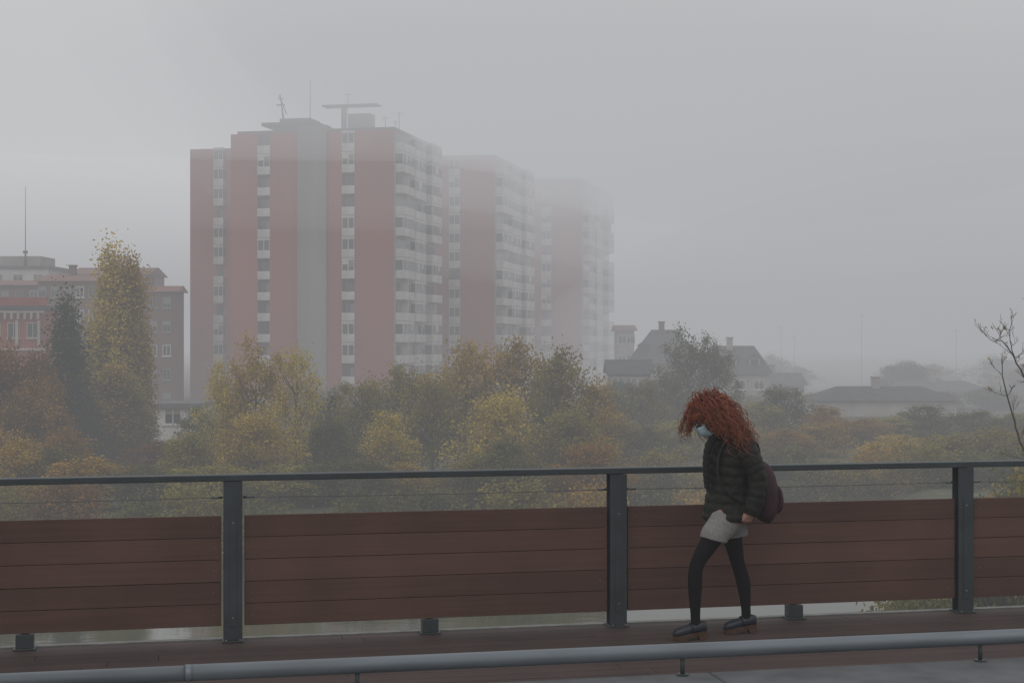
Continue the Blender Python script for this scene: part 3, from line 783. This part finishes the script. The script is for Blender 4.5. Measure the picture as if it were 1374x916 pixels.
chain(mb, [(.06,.080,.80,.09,.108),(.090,.084,.74,.090,.094),(.112,.088,.695,.092,.090),(.120,.088,.652,.094,.088)],seg=28)
remeshed(mb,"shorts",[M['shorts']],0.006,1,P,wrinkle=.008)
mb = MB()
chain(mb, [(.035,0,.770,.170,.155),(.035,0,.80,.182,.166),(.035,0,.90,.170,.152),(.04,0,1.0,.160,.142),(.048,0,1.12,.172,.148),(.068,0,1.24,.182,.145),(.085,0,1.30,.160,.125),(.075,0,1.355,.11,.095),(.03,0,1.39,.08,.078)], n=14, seg=40, ripple=(.060,.009))
def fat(rows, k): return [(a,b,c,d+k,e+k) for a,b,c,d,e in rows]
chain(mb, fat(ARML,.024), n=14, seg=24, ripple=(.055,.007)); chain(mb, fat(ARMR,.024), n=14, seg=24, ripple=(.055,.007))
cr=[]
for i in range(17):
    a=2*math.pi*i/16; cr.append((.04+.080*math.cos(a),.080*math.sin(a),1.375+.02*math.cos(a)))
mb.tube(cr,[.030]*17,12,ref=(0,0,1))
remeshed(mb,"jacket",[M['jacket']],0.007,2,P,wrinkle=.018)
mb = MB(); mb.ball((.115,-.240,1.215),(.012,.006,.012),10,8); mb.obj("sleeve_patch",[M['patch']],P)
mb = MB()
chain(mb, [(-.06,-.05,1.36,.05,.02),(-.115,-.05,1.28,.045,.022),(-.135,-.05,1.18,.04,.022),(-.135,-.05,1.06,.035,.018),(-.13,-.05,.99,.03,.012)],n=8,seg=14,ripple=(.04,.006))
cr=[]
for i in range(17):
    a=2*math.pi*i/16; cr.append((-.01+.075*math.cos(a),.072*math.sin(a),1.365+.012*math.cos(a)))
mb.tube(cr,[.030]*17,12,ref=(0,0,1))
remeshed(mb,"scarf",[M['scarf']],0.007,1,P)
nI,nJ=9,9
pts=[];fc=[]
for i in range(nI):
    u_=.004-.098*i/(nI-1)
    for j in range(nJ):
        a=(j/(nJ-1)-.5)*2.2
        s=.070*math.sin(a)*(1-.15*abs(i/(nI-1)-.5)); f=.032+.086*math.cos(a)-.018*((i/(nI-1)-.35)*2)**2
        pts.append(hp(f,s,u_))
for i in range(nI-1):
    for j in range(nJ-1): a=i*nJ+j; fc.append((a,a+1,a+nJ+1,a+nJ))
mb = MB(); mb.poly(pts,fc,0,True)
o = mb.obj("face_mask",[M['maskm']],P); sd_=o.modifiers.new("s",'SOLIDIFY'); sd_.thickness=.003
for s in (-1,1):
    mb=MB(); mb.tube([hp(.072,s*.058,-.02),hp(.02,s*.078,-.012),hp(-.02,s*.086,-.005)],[.0018]*3,5); mb.obj("ear_loop",[M['maskm']],P)
# hair: long loose curls behind and beside the bowed face
hr = random.Random(11)
mb = MB(); mb.ball(hp(-.028,0,.034),(.088,.080,.082),20,14,axes=AX)
mb.tube([(-.0,0,1.49),(.03,0,1.44),(.055,0,1.37),(.075,0,1.29)],[(.075,.05),(.09,.05),(.09,.04),(.07,.03)],16)
def curl(p0, out, L, r, thick, drift, lift=1.9):
    n=26; pts=[]; ph=hr.random()*6.28; turns=hr.uniform(2.2,5.5)
    o=Vector(out); p=Vector(p0)
    side=o.cross(Vector((0,0,1)))
    if side.length<.05: side=Vector((0,1,0))
    side.normalize()
    for i in range(n+1):
        t=i/n
        d=(o*max(0,(1-t*lift))*1.0+Vector(drift)*min(1,t*1.8+.05)).normalized()
        p=p+d*(L/n)
        rr_=r*(0.4+0.9*t)
        a=ph+t*turns*6.28
        pts.append(p+side*math.cos(a)*rr_+o*math.sin(a)*rr_*.8)
    mb.tube(pts,[thick*(1-0.55*(i/n)**2) for i in range(n+1)],4)
cnt=0
while cnt<1000:
    d=Vector((hr.gauss(0,1),hr.gauss(0,1),hr.gauss(0,1))).normalized()
    f,s,u=d.dot(Fv),d.dot(Sv),d.dot(Uv)
    if u<-.45 : continue
    if f>.50 and u<.62: continue
    if f>-.10 and u<.40: continue
    p0=hp(f*.086-.014,s*.072,u*.080+.025)
    out=(d+Vector((0,0,.10))).normalized()
    lift=hr.choice((3.0,2.4,1.8))
    if f>.30:
        drift=(-.05+hr.uniform(-.10,.08), (-s)*.5+hr.uniform(-.15,.3), -1.0); L=hr.uniform(.11,.23); lift=3.4
        if s>.0: L*=.40; drift=(-.25,drift[1],-.5)
    elif f>.0:
        drift=(.42+hr.uniform(-.1,.3), (-s)*.5+hr.uniform(-.2,.2), -1.0); L=hr.uniform(.14,.27)
        if s<-.2 and hr.random()<.5: drift=(-.30,.25,-1.0); L=.27
    else:
        drift=(.30+hr.uniform(-.22,.40), (-s)*.5+hr.uniform(-.25,.25), -1.0); L=hr.uniform(.18,.40)
    curl(p0,out,L,hr.uniform(.006,.021),hr.uniform(.0013,.0030),drift,lift)
    cnt+=1
mb.obj("hair",[M['hair']],P)
def clog(cx, cy, name):
    mb = MB()
    st=[(-.160,.018,.052),(-.150,.034,.065),(-.125,.041,.077),(-.085,.042,.091),(-.045,.037,.099),(.0,.033,.108),(.04,.031,.122),(.062,.026,.116),(.070,.012,.10)]
    seg=16; pts=[]; fc=[]
    def tz(x): return .030 if x<-.1 else .030+.028*min(1,(x+.1)/.11)
    for (x,hw,zt) in st:
        z0=tz(x)-.003
        for k in range(seg):
            a=2*math.pi*k/seg; c=math.cos(a); s=math.sin(a)
            y=hw*math.copysign(abs(c)**.7,c); zc=(z0+zt)/2; z=zc+(zt-z0)/2*math.copysign(abs(s)**.7,s)
            pts.append((x,y,z))
    for i in range(len(st)-1):
        for k in range(seg):
            k2=(k+1)%seg; fc.append((i*seg+k,(i+1)*seg+k,(i+1)*seg+k2,i*seg+k2))
    fc.append(tuple(range(seg))); fc.append(tuple((len(st)-1)*seg+k for k in reversed(range(seg))))
    mb.poly(pts,fc,0,True)
    mb.tube([(-.04,-.040,.06),(-.035,-.035,.099),(-.03,0,.113),(-.035,.035,.099),(-.04,.040,.06)],[.006]*5,6,m=0)
    out=[(-.164,0),(-.153,-.028),(-.12,-.043),(-.07,-.042),(-.02,-.035),(.04,-.034),(.066,-.025),(.073,0),(.066,.025),(.04,.034),(-.02,.035),(-.07,.042),(-.12,.043),(-.153,.028)]
    n=len(out)
    top=[(x,y,tz(x)) for x,y in out]; bot=[(x*.97,y*.93,.001 if x<-.06 else tz(x)-.020) for x,y in out]
    mb.poly(top+bot,[tuple(range(n))]+[tuple(n+i for i in reversed(range(n)))]+[(i,n+i,n+(i+1)%n,(i+1)%n) for i in range(n)],1)
    mb.poly([(.005,-.031,.038),(.068,-.027,.038),(.068,.027,.038),(.005,.031,.038),(.018,-.026,.0),(.062,-.023,.0),(.062,.023,.0),(.018,.026,.0)],[(0,3,2,1),(4,5,6,7),(0,1,5,4),(1,2,6,5),(2,3,7,6),(3,0,4,7)],1)
    o=mb.obj(name,[M['clog'],M['wood']],P); o.location=(cx,cy,0); return o
clog(-.214,-.08,"shoe"); clog(.196,.08,"shoe")

bk = empty("backpack",(PX,PY,0.002),TH); meta(bk,"small dark burgundy backpack hanging low on a woman's back","backpack")
mb = MB()
chain(mb,[(.262,0,.78,.10,.05),(.272,0,.80,.130,.080),(.283,0,.88,.145,.102),(.277,0,1.0,.140,.098),(.258,0,1.10,.120,.080),(.248,0,1.145,.09,.05),(.243,0,1.16,.04,.02)],n=8,seg=32)
remeshed(mb,"pack_body",[M['pack']],0.007,3,bk,wrinkle=.008)
mb = MB()
chain(mb,[(.350,0,.82,.08,.02),(.370,0,.85,.105,.035),(.376,0,.91,.11,.035),(.363,0,.98,.10,.03),(.345,0,.995,.08,.015)],n=6,seg=24)
remeshed(mb,"front_pocket",[M['pack']],0.007,2,bk)
mb = MB(); mb.tube([(.31,-.11,1.06),(.34,-.07,1.07),(.358,0,1.075),(.34,.07,1.07),(.31,.11,1.06)],[.004]*5,6)
mb.obj("zip",[M['strap']],bk)
mb = MB(); mb.tube([(.245,-.03,1.15),(.245,-.02,1.18),(.245,.02,1.18),(.245,.03,1.15)],[.006]*4,6)
mb.obj("handle",[M['strap']],bk)
for s in (-1,1):
    rows=[(.23,s*.08,1.13),(.225,s*.095,1.20),(.20,s*.105,1.29),(.13,s*.11,1.350),(.06,s*.115,1.365),(-.03,s*.12,1.30),(-.08,s*.125,1.19),(-.08,s*.14,1.06),(-.02,s*.175,.96),(.10,s*.180,.90),(.23,s*.12,.83)]
    rs=catmull(rows,5); mb=MB(); mb.tube([tuple(r) for r in rs],[(.016,.005)]*len(rs),8); mb.obj("strap",[M['strap']],bk)
